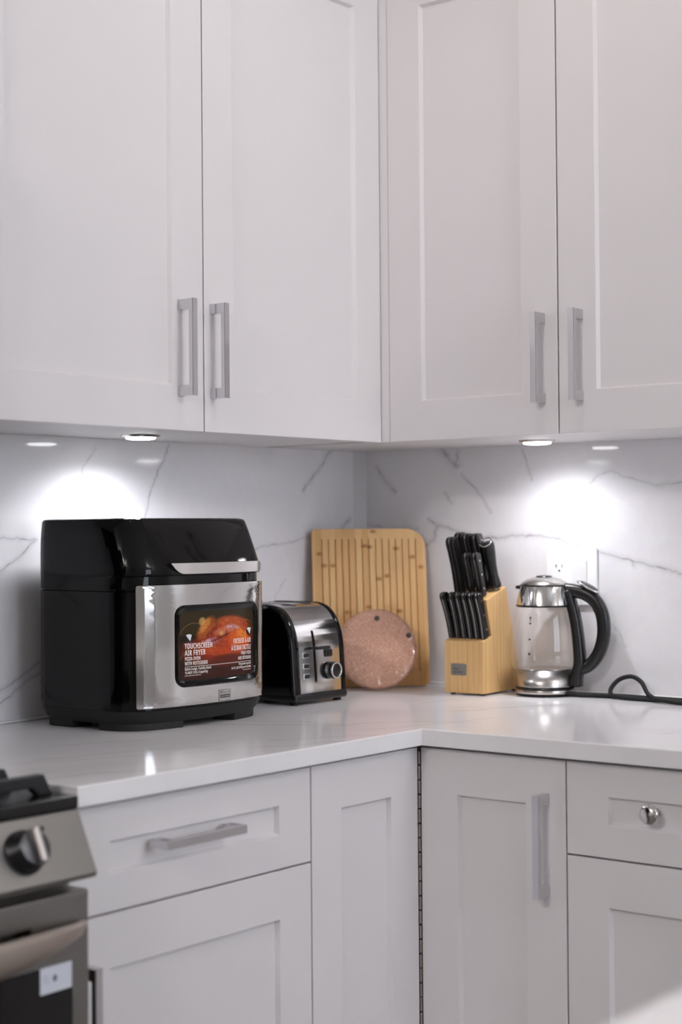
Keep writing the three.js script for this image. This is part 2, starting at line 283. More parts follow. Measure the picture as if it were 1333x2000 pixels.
{ // dark refrigerator and over-range microwave, outside the frame: they keep the lamps off the tiles beside the range and are what the air fryer's black flank mirrors
  const t = thing('refrigerator', 'tall black refrigerator beyond the range', 'refrigerator', [0, 0, 2.6], LEFT);
  mesh('body', bx(-0.42, 0.42, 0.03, 1.8, 0.02, 0.66, 0.006), M.black, t); mesh('foot_rail', bx(-0.4, 0.4, 0, 0.03, 0.1, 0.6), M.rubber, t);
  for (const [a, b, hx] of [[-0.42, -0.002, -0.05], [0.002, 0.42, 0.05]]) { const d = mesh('door', bx(a, b, 0.7, 1.8, 0.662, 0.72, 0.006), M.enamel, t); mesh('handle', bx(hx - 0.012, hx + 0.012, 0.9, 1.6, 0.735, 0.76, 0.008), M.darkSteel, d); }
  mesh('freezer_drawer', bx(-0.42, 0.42, 0.06, 0.695, 0.662, 0.72, 0.006), M.enamel, t);
  const m = thing('microwave', 'black microwave mounted over the range', 'microwave', [0, 1.42, 1.779], LEFT);
  mesh('body', bx(-0.378, 0.378, 0, 0.42, 0.001, 0.36, 0.004), M.black, m);
  const d = mesh('door', bx(-0.378, 0.2, 0.01, 0.41, 0.361, 0.395, 0.005), M.enamel, m); mesh('handle', bx(0.165, 0.185, 0.05, 0.37, 0.41, 0.43, 0.008), M.darkSteel, d);
  mesh('control_panel', bx(0.203, 0.378, 0.01, 0.41, 0.361, 0.393, 0.004), M.enamel, m);
}

// ---------------------------------------------------------------- under-cabinet puck lights
function puck(x, z, power, label) {
  const t = thing('puck_light', label, 'light', [x, HU + 0.003, z]);
  mesh('rim', lathe([[0.0275, 0], [0.0275, -0.0035], [0.029, -0.0045], [0.034, -0.0035], [0.036, 0]], 48), M.satin, t, 'satin metal rim');
  mesh('diffuser', lathe([[0.0001, -0.0085], [0.02, -0.0082], [0.0262, -0.0068], [0.0274, -0.004], [0.0274, -0.001], [0.0001, -0.001]], 40), M.glow, t, 'glowing white diffuser');
  const l = new THREE.SpotLight(0xf6f7ff, PUCK * power, 0, 1.4, 1, 2); l.name = 'puck_glow'; l.position.set(0, -0.0095, 0); l.target.position.set(0, -1, 0); l.shadow.radius = 1.1; l.castShadow = true; t.add(l, l.target);
}
puck(0.132, 0.784, 1.08, 'round under-cabinet light glowing above the black air fryer');
puck(0.535, 0.107, 0.66, 'round under-cabinet light glowing above the glass kettle');

// ---------------------------------------------------------------- gas range
{
  const t = thing('gas_range', 'stainless steel gas range with black cast iron grates', 'stove', [-0.016, 0, 1.401]);   // local z 0 .. 0.757
  const W = 0.757;
  mesh('body', [bx(0.02, 0.645, 0.02, 0.888, 0.004, W), bx(0.05, 0.6, 0, 0.02, 0.03, W - 0.03)], M.rangeSteel, t);
  mesh('cooktop', bx(0.02, 0.662, 0.888, 0.906, 0, W, 0.004), M.enamel, t, 'black enamel cooktop');
  mesh('control_panel', ext(poly([[0.6, 0.806], [0.695, 0.806], [0.697, 0.812], [0.662, 0.888], [0.6, 0.888]]), W - 0.004, 0.0008).translate(0, 0, 0.002), M.rangeSteel, t);
  const slope = Math.atan2(0.035, 0.076), gk = [];
  for (let i = 0; i < 5; i++) {
    const kz = 0.108 + i * (W - 0.216) / 4, k = new THREE.Group(); k.name = 'knob'; k.position.set(0.6795, 0.85, kz); k.rotation.z = -Math.PI / 2 + slope; t.add(k);
    mesh('dial', lathe([[0.0001, 0], [0.0285, 0], [0.0285, 0.004], [0.025, 0.007], [0.0235, 0.024], [0.021, 0.027], [0.0001, 0.027]], 40), M.darkSteel, k);
    mesh('grip', at(new RoundedBoxGeometry(0.046, 0.016, 0.011, 3, 0.004), 0, 0.03, 0), M.satin, k);
  }
  mesh('printed_marks', [bx(-0.0001, 0.0001, -0.002, 0.002, -0.002, 0.002), bx(-0.0001, 0.0001, -0.003, 0.003, -0.034, -0.022)].map(g => g.rotateZ(slope).translate(0.6695, 0.8735, 0.1)), M.matte, t);
  const d = mesh('oven_door', ...carve(bx(0.647, 0.684, 0.2, 0.79, 0.005, W - 0.005, 0.003), M.rangeSteel, [bx(0.655, 0.69, 0.745, 0.757, 0.1, W - 0.1)], M.rangeSteel), t);
  mesh('window', bx(0.6835, 0.6855, 0.28, 0.7045, 0.034, W - 0.034, 0.001), M.ovenGlass, d, 'black oven window');
  { // bowed flat handle
    const n = 40, pos = [], uv = [], idx = [], m = 20;
    for (let i = 0; i <= n; i++) {
      const f = i / n, z = 0.012 + f * (W - 0.024), e = Math.pow(Math.sin(Math.PI * Math.min(1, Math.max(0, f))), 0.55), x = 0.682 + 0.05 * e, hh = 0.004 + 0.019 * Math.min(1, e * 1.15);
      for (let j = 0; j < m; j++) { const a = j / m * 2 * Math.PI; pos.push(x + 0.008 * Math.cos(a), 0.748 - 0.012 * e + hh * Math.sin(a), z); uv.push(f, j / m); }
    }
    for (let i = 0; i < n; i++) for (let j = 0; j < m; j++) { const k = (j + 1) % m; idx.push(i * m + j, (i + 1) * m + j, i * m + k, i * m + k, (i + 1) * m + j, (i + 1) * m + k); }
    const g = new THREE.BufferGeometry(); g.setAttribute('position', new THREE.Float32BufferAttribute(pos, 3)); g.setAttribute('uv', new THREE.Float32BufferAttribute(uv, 2)); g.setIndex(idx); g.computeVertexNormals();
    mesh('handle', g, S(0xb0a69c, 0.34, { metalness: 1 }), d, 'bowed brushed steel door handle');
  }
  mesh('storage_drawer', bx(0.647, 0.684, 0.04, 0.195, 0.005, W - 0.005, 0.003), M.rangeSteel, t);
  { // white sticker on the oven window
    const [c, g] = canvas(256, 192); g.fillStyle = '#dfe4ee'; g.fillRect(0, 0, 256, 192); g.fillStyle = '#6d7282'; g.beginPath(); g.ellipse(118, 92, 17, 26, 0, 0, 7); g.fill(); g.fillStyle = '#b9bdca'; for (let i = 0; i < 5; i++) g.fillRect(22, 66 + i * 12, 56 - (i % 2) * 14, 4);
    const o = mesh('sticker', new THREE.PlaneGeometry(0.052, 0.033).rotateY(Math.PI / 2).translate(0.6858, 0.6885, 0.062), P(0xffffff, 0.4, { map: tex(c) }), d, 'white paper sticker');
  }
  // cast iron grates: bars along the front with sloping ends, tied by a cross bar
  for (let k = 0; k < 3; k++) {
    const z0 = 0.016 + k * 0.243, z1 = z0 + 0.236, T = 0.933, b = [];
    for (const x of [0.1, 0.175, 0.3, 0.42, 0.545, 0.622]) b.push(ext(poly([[z0, 0.906], [z0 + 0.014, T], [z1 - 0.014, T], [z1, 0.906], [z1 - 0.022, 0.906], [z1 - 0.034, 0.917], [z0 + 0.034, 0.917], [z0 + 0.022, 0.906]]), 0.015, 0.002).rotateY(-Math.PI / 2).translate(x + 0.0075, 0, 0));
    b.push(bx(0.1, 0.622, 0.918, 0.931, (z0 + z1) / 2 - 0.007, (z0 + z1) / 2 + 0.007, 0.004));
    mesh('grate', b, M.iron, t, 'black cast iron grate');
    for (const x of [0.23, 0.49]) mesh('burner', at(lathe([[0.0001, 0.012], [0.028, 0.012], [0.032, 0.008], [0.04, 0.006], [0.042, 0], [0.0001, 0]], 32), x, 0.9062, (z0 + z1) / 2), M.iron, t);
  }
}

// ---------------------------------------------------------------- air fryer
{
  const ZC = 0.789, W = 0.176, t = thing('air_fryer', 'large glossy black air fryer with a stainless door and food-photo sticker', 'air fryer', [0, HC, ZC]);
  // plan outline as points (x, z): circle-cornered, bowed front
  const BACK = 0.052;
  function outline(F, w, back, R = 0.065, bow = 0.012) {
    const p = [], rb = 0.03, arc = (cx, cz, r, a0, a1, n) => { for (let i = 0; i < n; i++) { const a = a0 + (a1 - a0) * i / (n - 1); p.push([cx + r * Math.cos(a), cz + r * Math.sin(a)]); } };
    const k = Math.atan2(2 * bow, w - R);
    arc(back + rb, w - rb, rb, Math.PI, Math.PI / 2, 10);
    for (let i = 1; i < 8; i++) p.push([back + rb + (F - R - back - rb) * i / 8, w]);
    arc(F - R, w - R, R, Math.PI / 2, k, 22);
    const zA = w - R + R * Math.sin(k), xA = F - R + R * Math.cos(k);
    for (let i = 1; i < 40; i++) { const z = zA - 2 * zA * i / 40; p.push([xA + bow * (1 - (z / zA) ** 2), z]); }
    arc(F - R, -w + R, R, -k, -Math.PI / 2, 22);
    for (let i = 1; i < 8; i++) p.push([F - R + (back + rb - F + R) * i / 8, -w]);
    arc(back + rb, -w + rb, rb, -Math.PI / 2, -Math.PI, 10);
    return p;
  }
  function loft(layers, capTop = true, capBottom = true) {
    const rows = layers.map(l => [l[0], outline(l[1], l[2], l[3] ?? BACK, l[4] ?? 0.065)]), n = rows[0][1].length, pos = [], idx = [];
    for (const [y, p] of rows) for (const [x, z] of p) pos.push(x, y, z);
    for (let i = 0; i + 1 < rows.length; i++) for (let j = 0; j < n; j++) { const k = (j + 1) % n, a = i * n; idx.push(a + j, a + n + k, a + k, a + j, a + n + j, a + n + k); }
    const cap = (i, up) => { const c = pos.length / 3, p = rows[i][1]; pos.push(p.reduce((s, q) => s + q[0], 0) / n, rows[i][0], 0); for (let j = 0; j < n; j++) { const k = (j + 1) % n; idx.push(...(up ? [c, i * n + k, i * n + j] : [c, i * n + j, i * n + k])); } };
    if (capBottom) cap(0, false); if (capTop) cap(rows.length - 1, true);
    const g = new THREE.BufferGeometry(); g.setAttribute('position', new THREE.Float32BufferAttribute(pos, 3)); g.setIndex(idx);
    const q = toCreasedNormals(g, 0.6); q.setAttribute('uv', new THREE.Float32BufferAttribute(new Float32Array(q.attributes.position.count * 2), 2)); return q;
  }
  const F = 0.2955;
  mesh('base', loft([[0.011, F - 0.01, W - 0.01, BACK + 0.012], [0.02, F - 0.004, W - 0.005, BACK + 0.006], [0.033, F + 0.001, W - 0.001], [0.0345, F - 0.001, W - 0.002]]), M.matte, t, 'matte black base');
  { // feet follow the outline at the corners, with gaps between them
    const o = outline(F - 0.009, W - 0.009, BACK + 0.01), cx = 0.17;
    for (const [a, b] of [[16, 48], [70, 101], [0, 12], [104, 116]]) { const p = o.slice(a, b + 1), q = p.map(v => [cx + (v[0] - cx) * 0.72, v[1] * 0.78]).reverse(); mesh('foot', ext(poly([...p, ...q].map(v => [v[0], -v[1]])), 0.0125, 0.001, 2, 1).rotateX(-Math.PI / 2), M.matte, t); }
  }
  mesh('body', loft([[0.034, F, W, BACK], [0.09, F, W, BACK], [0.23, F, W, BACK], [0.2316, F - 0.002, W - 0.0018, BACK + 0.002], [0.2345, F - 0.002, W - 0.0018, BACK + 0.002]]), M.gloss, t, 'glossy black shell');
  mesh('lid', loft([[0.234, F - 0.006, W - 0.0005, BACK], [0.2545, F - 0.006, W - 0.0005, BACK], [0.2565, F + 0.0005, W, BACK], [0.262, F + 0.001, W, BACK], [0.272, F - 0.001, W, BACK], [0.29, F - 0.008, W, BACK], [0.31, F - 0.016, W - 0.0005, BACK], [0.33, F - 0.0245, W - 0.001, BACK + 0.001], [0.347, F - 0.032, W - 0.002, BACK + 0.002], [0.3505, F - 0.035, W - 0.004, BACK + 0.004], [0.352, F - 0.04, W - 0.009, BACK + 0.009]]), M.gloss, t, 'glossy black lid');
  // skin of the front: (s, y) -> point, s = length along the front curve from its middle, positive towards the range
  const fr = outline(F, W, BACK).slice(17, 17 + 22 + 39 + 22), cum = [0];
  for (let i = 1; i < fr.length; i++) cum.push(cum[i - 1] + Math.hypot(fr[i][0] - fr[i - 1][0], fr[i][1] - fr[i - 1][1]));
  const half = cum[cum.length - 1] / 2;
  function skin(s, y, off) {
    const q = Math.min(Math.max(half - s, 0), 2 * half - 1e-6); let i = 0; while (cum[i + 1] < q && i < cum.length - 2) i++;
    const f = (q - cum[i]) / (cum[i + 1] - cum[i]), nrm = j => { const a = fr[Math.max(0, j - 1)], b = fr[Math.min(fr.length - 1, j + 1)], dx = b[0] - a[0], dz = b[1] - a[1], l = Math.hypot(dx, dz); return [-dz / l, dx / l]; };
    const n0 = nrm(i), n1 = nrm(i + 1), nx = n0[0] + (n1[0] - n0[0]) * f, nz = n0[1] + (n1[1] - n0[1]) * f;
    return [fr[i][0] + (fr[i + 1][0] - fr[i][0]) * f + nx * off, y, fr[i][1] + (fr[i + 1][1] - fr[i][1]) * f + nz * off];
  }
  function rr(cx, cy, w, h, r, m = 24, c = 8) {    // ring of (s, y) points with a fixed count
    const p = [], cs = [[w / 2 - r, h / 2 - r, 0], [-w / 2 + r, h / 2 - r, 1], [-w / 2 + r, -h / 2 + r, 2], [w / 2 - r, -h / 2 + r, 3]];
    for (let k = 0; k < 4; k++) {
      const [x, y, q] = cs[k]; for (let i = 0; i <= c; i++) { const a = (q + i / c) * Math.PI / 2; p.push([cx + x + r * Math.cos(a), cy + y + r * Math.sin(a)]); }
      const e = p[p.length - 1], [nx, ny, nq] = cs[(k + 1) % 4], b = nq * Math.PI / 2, o = [cx + nx + r * Math.cos(b), cy + ny + r * Math.sin(b)]; for (let i = 1; i < m; i++) p.push([e[0] + (o[0] - e[0]) * i / m, e[1] + (o[1] - e[1]) * i / m]);
    }
    return p;
  }
  function bands(rings, fill) {                    // rings of [points, offset]; neighbouring rings are joined; fill closes the last with a fan of rings
    const pos = [], idx = [], n = rings[0][0].length, uv = [];
    for (const [p, off] of rings) for (const [s, y] of p) { pos.push(...skin(s, y, off)); uv.push(s, y); }
    for (let i = 0; i + 1 < rings.length; i++) for (let j = 0; j < n; j++) { const k = (j + 1) % n; idx.push(i * n + j, (i + 1) * n + k, i * n + k, i * n + j, (i + 1) * n + j, (i + 1) * n + k); }
    const g = new THREE.BufferGeometry(); g.setAttribute('position', new THREE.Float32BufferAttribute(pos, 3)); g.setAttribute('uv', new THREE.Float32BufferAttribute(uv, 2)); g.setIndex(idx);
    const q = toCreasedNormals(g, 0.7); return q;
  }
  const lerpRing = (a, b, f) => a.map((q, i) => [q[0] + (b[i][0] - q[0]) * f, q[1] + (b[i][1] - q[1]) * f]);
  const sOf = z => { let best = 0, e = 9; for (let i = 0; i < fr.length; i++) if (Math.abs(fr[i][1] - z) < e) { e = Math.abs(fr[i][1] - z); best = half - cum[i]; } return best; };
  const s0 = -0.163, s1 = 0.1585, y0 = 0.0375, y1 = 0.2435 - 0.003;
  const outer = rr((s0 + s1) / 2, (y0 + y1) / 2, s1 - s0, y1 - y0, 0.003), wc = -0.0185, ww = 0.211, wh = 0.1375, wy = 0.137;
  const hole = rr(wc, wy, ww, wh, 0.019), rings = [[outer, 0.0003], [lerpRing(outer, hole, 0.006), 0.0042]];
  for (let i = 1; i <= 10; i++) rings.push([lerpRing(outer, hole, i / 10), 0.0045]);
  rings.push([hole, 0.001]);
  const door = mesh('door', bands(rings), S(0xc4c1bf, 0.09, { metalness: 1 }), t, 'brushed stainless door');
  const inn = rr(wc, wy, ww - 0.022, wh - 0.022, 0.01);
  mesh('window_bezel', bands([[hole, 0.0005], [rr(wc, wy, ww - 0.001, wh - 0.001, 0.0185), 0.007], [rr(wc, wy, ww - 0.006, wh - 0.006, 0.017), 0.0085], [rr(wc, wy, ww - 0.012, wh - 0.012, 0.014), 0.0075], [inn, 0.003]]), M.gloss, door, 'glossy black window frame');
  const gl = [[inn, 0.003]]; for (let i = 1; i <= 8; i++) gl.push([lerpRing(inn, inn.map(() => [wc, wy]), i / 8), 0.003]);
  const gw = bands(gl.map(([p, o]) => [p, o]));
  { const uv = gw.attributes.uv; for (let i = 0; i < uv.count; i++) uv.setXY(i, 0.5 - (uv.getX(i) - wc) / (ww - 0.022), 0.5 + (uv.getY(i) - wy) / (wh - 0.022)); }
  // sticker behind the window: a photograph of a roast bird with bilingual lettering
  const [c, g] = canvas(1400, 920); seed = 5;
  g.fillStyle = '#23140b'; g.fillRect(0, 0, 1400, 920); g.fillStyle = '#34280f'; g.fillRect(0, 0, 1400, 330); g.fillStyle = '#2a110a'; g.fillRect(0, 600, 1400, 320);
  const blob = (x, y, rx, ry, rot, col, a) => { g.save(); g.translate(x, y); g.rotate(rot); g.scale(rx, ry); const q = g.createRadialGradient(0, 0, 0, 0, 0, 1); q.addColorStop(0, `rgba(${col},${a})`); q.addColorStop(0.7, `rgba(${col},${a * 0.75})`); q.addColorStop(1, `rgba(${col},0)`); g.fillStyle = q; g.beginPath(); g.arc(0, 0, 1, 0, 7); g.fill(); g.restore(); };
  blob(700, 860, 800, 240, 0, '62,24,14', .9); blob(330, 560, 400, 200, .1, '118,38,18', .9); blob(800, 470, 620, 330, 0, '150,44,16', 1);
  blob(960, 330, 470, 270, .08, '190,62,18', 1); blob(1090, 420, 260, 200, .2, '222,98,24', .9); blob(1140, 330, 150, 110, .4, '236,140,44', .8); blob(900, 170, 330, 90, .06, '184,80,30', .95); blob(1180, 230, 130, 90, .7, '168,60,22', .9);
  blob(440, 240, 240, 120, -.75, '176,84,30', 1); blob(420, 200, 150, 66, -.8, '214,142,66', .9); blob(370, 140, 70, 60, -.6, '226,178,108', .85); blob(520, 330, 190, 60, -.6, '120,38,18', .85);
  blob(560, 440, 300, 120, -.16, '158,60,34', .95); blob(520, 425, 190, 62, -.16, '176,112,124', .85); blob(470, 410, 70, 26, -.2, '214,176,196', .8); blob(250, 470, 210, 60, .12, '140,46,24', .9); blob(150, 450, 110, 44, .1, '150,96,110', .7);
  blob(790, 285, 260, 62, -.12, '208,128,88', .8); blob(930, 245, 170, 48, .05, '190,132,140', .85); blob(880, 235, 60, 18, .1, '236,206,206', .75); blob(1030, 260, 60, 20, .2, '222,176,170', .7); blob(730, 330, 60, 40, .4, '232,184,120', .7);
  blob(690, 380, 260, 20, -.3, '82,24,12', .75); blob(820, 330, 16, 60, .2, '60,24,18', .8); blob(640, 560, 360, 70, .06, '204,76,20', .75); blob(960, 570, 300, 70, -.06, '182,62,18', .8); blob(860, 690, 420, 90, 0, '84,30,14', .85);
  for (let i = 0; i < 620; i++) blob(300 + rnd() * 950, 120 + rnd() * 480, 5 + rnd() * 26, 3 + rnd() * 10, rnd() * 3, ['240,150,60', '110,30,14', '236,196,150', '84,26,16', '226,92,24'][i % 5], .1 + rnd() * .22);
  g.strokeStyle = 'rgba(190,140,80,.7)'; g.lineWidth = 5; for (const [x, y, r] of [[230, 420, 260], [1230, 330, 170], [300, 780, 330]]) { g.beginPath(); g.arc(x, y, r, Math.PI * 1.05, Math.PI * 1.75); g.stroke(); }
  const txt = (s, x, y, h, w, al, b = 'bold') => { g.save(); g.font = `${b} ${h}px sans-serif`; g.fillStyle = '#f4ece6'; const m = g.measureText(s).width || 1; g.translate(al === 'r' ? x - w : x, y); g.scale(w / m, 1); g.fillText(s, 0, 0); g.restore(); };
  txt('TOUCHSCREEN', 75, 500, 100, 480, 'l'); txt('AIR FRYER', 75, 590, 100, 352, 'l'); txt('PIZZA OVEN', 75, 655, 66, 265, 'l'); txt('WITH ROTISSERIE', 75, 718, 66, 390, 'l');
  g.fillStyle = '#f0e2da'; g.fillRect(75, 736, 1270, 7);
  txt('Extra Large, Family Sized', 75, 786, 46, 450, 'l'); txt('12.6QT (12L) Capacity', 75, 834, 46, 390, 'l'); g.fillStyle = 'rgba(244,236,230,.75)'; for (let i = 0; i < 12; i++) g.fillRect(75 + i * 23, 852, 17, 12);
  txt('FRITEUSE À AIR', 1345, 480, 92, 390, 'r'); txt('À ÉCRAN TACTILE', 1345, 575, 92, 430, 'r'); txt('FOUR À PIZZA', 1345, 642, 62, 225, 'r'); txt('AVEC RÔTISSERIE', 1345, 710, 62, 290, 'r');
  txt('Très grande capacité', 1345, 784, 44, 280, 'r'); txt('de 12 L (12.6 PTE) pour la famille', 1345, 832, 44, 430, 'r'); for (let i = 0; i < 8; i++) g.fillRect(1160 + i * 23, 850, 17, 12);
  for (const [x, y] of [[145, 350], [1300, 320]]) { g.fillStyle = '#1c1a1a'; g.beginPath(); g.arc(x, y, 62, 0, 7); g.fill(); g.fillStyle = '#e6e8ea'; g.beginPath(); g.moveTo(x - 48, y - 34); g.quadraticCurveTo(x, y - 60, x + 48, y - 34); g.lineTo(x + 22, y + 50); g.closePath(); g.fill(); }
  mesh('window_glass', gw, P(0xffffff, 0.12, { map: tex(c), specularIntensity: 0.5 }), door, 'window with a printed roast chicken sticker');
  // small maker's plate under the window
  const [lc, lgx] = canvas(256, 192); lgx.fillStyle = '#b9b6b4'; lgx.fillRect(0, 0, 256, 192); lgx.strokeStyle = '#6e6a6a'; lgx.lineWidth = 8; lgx.strokeRect(6, 6, 244, 180); lgx.fillStyle = '#3a3838'; lgx.font = 'bold 58px sans-serif';
  { let x = 22; for (const ch of 'BELLA') { lgx.fillText(ch, x, 66); x += 44; } } lgx.fillRect(22, 86, 212, 56); lgx.fillStyle = '#b9b0a8'; lgx.font = 'bold 34px sans-serif'; { const w = lgx.measureText('PRO SERIES').width || 1; lgx.save(); lgx.translate(36, 126); lgx.scale(184 / w, 1); lgx.fillText('PRO SERIES', 0, 0); lgx.restore(); }
  const lp = [], lr = rr(-0.027, 0.0485, 0.031, 0.0195, 0.002); lp.push([lr, 0.0045], [lr.map(q => [...q]), 0.0052], [lr.map(() => [-0.027, 0.0485]), 0.0052]);
  const lg = bands(lp); { const uv = lg.attributes.uv; for (let i = 0; i < uv.count; i++) uv.setXY(i, 0.5 - (uv.getX(i) + 0.027) / 0.031, 0.5 + (uv.getY(i) - 0.0485) / 0.0195); }
  mesh('name_plate', lg, S(0xffffff, 0.35, { map: tex(lc), metalness: 0.5 }), door, 'small plate lettered in dark capitals');
  // chrome trim strip along the lid above the grip recess
  const strip = (sa, sb, ya, yb, o0, o1, m, name, lab, slant) => {
    const n = 30, pos = [], idx = [], uv = [];
    for (let i = 0; i <= n; i++) { const s = sa + (sb - sa) * i / n, e = Math.max(0, (s - (sb - slant)) / slant), e2 = Math.max(0, ((sa + 0.006) - s) / 0.006), yl = ya + (yb - ya) * 0.92 * e * e + 0.003 * e2 * e2, yt = yb - 0.003 * e2 * e2; for (const [y, o] of [[yl, o0], [yl + 0.0004, o1], [yt - 0.0004, o1], [yt, o0]]) { pos.push(...skin(s, y, o)); uv.push(s, y); } }
    for (let i = 0; i < n; i++) for (let j = 0; j < 3; j++) { const a = i * 4 + j; idx.push(a, a + 1, a + 4, a + 1, a + 5, a + 4); }
    const q = new THREE.BufferGeometry(); q.setAttribute('position', new THREE.Float32BufferAttribute(pos, 3)); q.setAttribute('uv', new THREE.Float32BufferAttribute(uv, 2)); q.setIndex(idx); mesh(name, toCreasedNormals(q, 0.5), m, t, lab);
  };
  strip(-0.139, 0.094, 0.2575, 0.2765, -0.002, 0.0055, S(0xd8d4d0, 0.22, { metalness: 1 }), 'trim_strip', 'bright chrome strip', 0.028);
}

// ---------------------------------------------------------------- toaster
{
  const t = thing('toaster', 'chrome and black two-slice toaster beside the air fryer', 'toaster', [0.236, HC, 0.4165]);   // local x = 0 at the lever face
  const L = 0.215, h0 = 0.016, h1 = 0.188;
  const prof = (g, fx) => { const s = new THREE.Shape(); s.moveTo(-L + 0.004 - g, h0); s.lineTo(fx + g, h0); s.lineTo(fx - 0.006 + g, h0 + 0.09); s.bezierCurveTo(fx - 0.010 + g, h0 + 0.135, fx - 0.03, h1 + g, fx - 0.075, h1 + g); s.lineTo(-L + 0.05, h1 + g); s.bezierCurveTo(-L + 0.01 - g, h1 + g, -L + 0.004 - g, h0 + 0.13, -L + 0.004 - g, h0 + 0.08); s.closePath(); return s; };
  const sm = g => { const q = toCreasedNormals(g, 0.5); return q; };
  const slits = [-0.035, 0.022].map(z => bx(-L + 0.045, -0.055, 0.16, h1 + 0.01, z - 0.014, z + 0.014));
  slits.push(bx(-L + 0.02, -0.035, h0 + 0.01, 0.165, -0.06, 0.047), ext(rrect(0.0075, 0.1, 0.0036, 0, 0), 0.07).rotateY(Math.PI / 2).translate(-0.06, 0, 0).rotateZ(0.075).translate(-0.0062, 0.089, 0.0075));
  mesh('shell', ...carve(sm(new THREE.ExtrudeGeometry(prof(0, 0), { depth: 0.122, bevelEnabled: false, curveSegments: 24 })).translate(0, 0, -0.068), M.mirror, slits, M.satin), t, 'polished chrome wrap-around shell');
  mesh('side_panel', sm(ext(prof(0.0015, 0.0015), 0.026, 0.009, 24, 5)).translate(0, 0, 0.053), M.gloss, t, 'glossy black side panel');
  mesh('side_panel', sm(ext(prof(0.0015, 0.0015), 0.016, 0.006, 24, 4)).translate(0, 0, -0.083), M.gloss, t, 'glossy black side panel');
  mesh('base', at(new RoundedBoxGeometry(L + 0.006, 0.0155, 0.158, 3, 0.006), -L / 2 + 0.003, 0.0135, -0.002), M.black, t);
  for (const x of [-0.012, -L + 0.025]) for (const z of [-0.068, 0.06]) mesh('foot', at(cyl(0.008, 0.008, 20), x, 0.004, z), M.rubber, t);
  const lv = mesh('lever', at(new RoundedBoxGeometry(0.016, 0.0065, 0.042, 3, 0.003), 0.0035, 0.1055, -0.002), M.black, t, 'black push-down lever');
  for (const y of [0.0925, 0.072, 0.0525]) { const b = mesh('button', at(new RoundedBoxGeometry(0.006, 0.0085, 0.016, 3, 0.003), -0.003 - (y - 0.016) * 0.067 + 0.003, y, 0.034), M.black, t, 'small black button'); mesh('button_ring', at(new RoundedBoxGeometry(0.004, 0.0115, 0.0195, 3, 0.002), -0.003 - (y - 0.016) * 0.067 + 0.002, y, 0.034), M.chrome, b); }
  mesh('cancel_button', at(new RoundedBoxGeometry(0.006, 0.015, 0.022, 4, 0.003), -0.0045, 0.0935, -0.033), M.black, t);
  const k = mesh('dial', lathe([[0.0001, 0], [0.0165, 0], [0.0165, 0.012], [0.0145, 0.0165], [0.0001, 0.0165]], 40).rotateZ(-Math.PI / 2).translate(-0.004, 0.0605, -0.0375), M.black, t, 'black browning dial with a chrome ring');
  mesh('dial_ring', new THREE.TorusGeometry(0.0142, 0.0017, 12, 48).rotateY(Math.PI / 2).translate(0.0125, 0.0605, -0.0375), M.mirror, k);
}

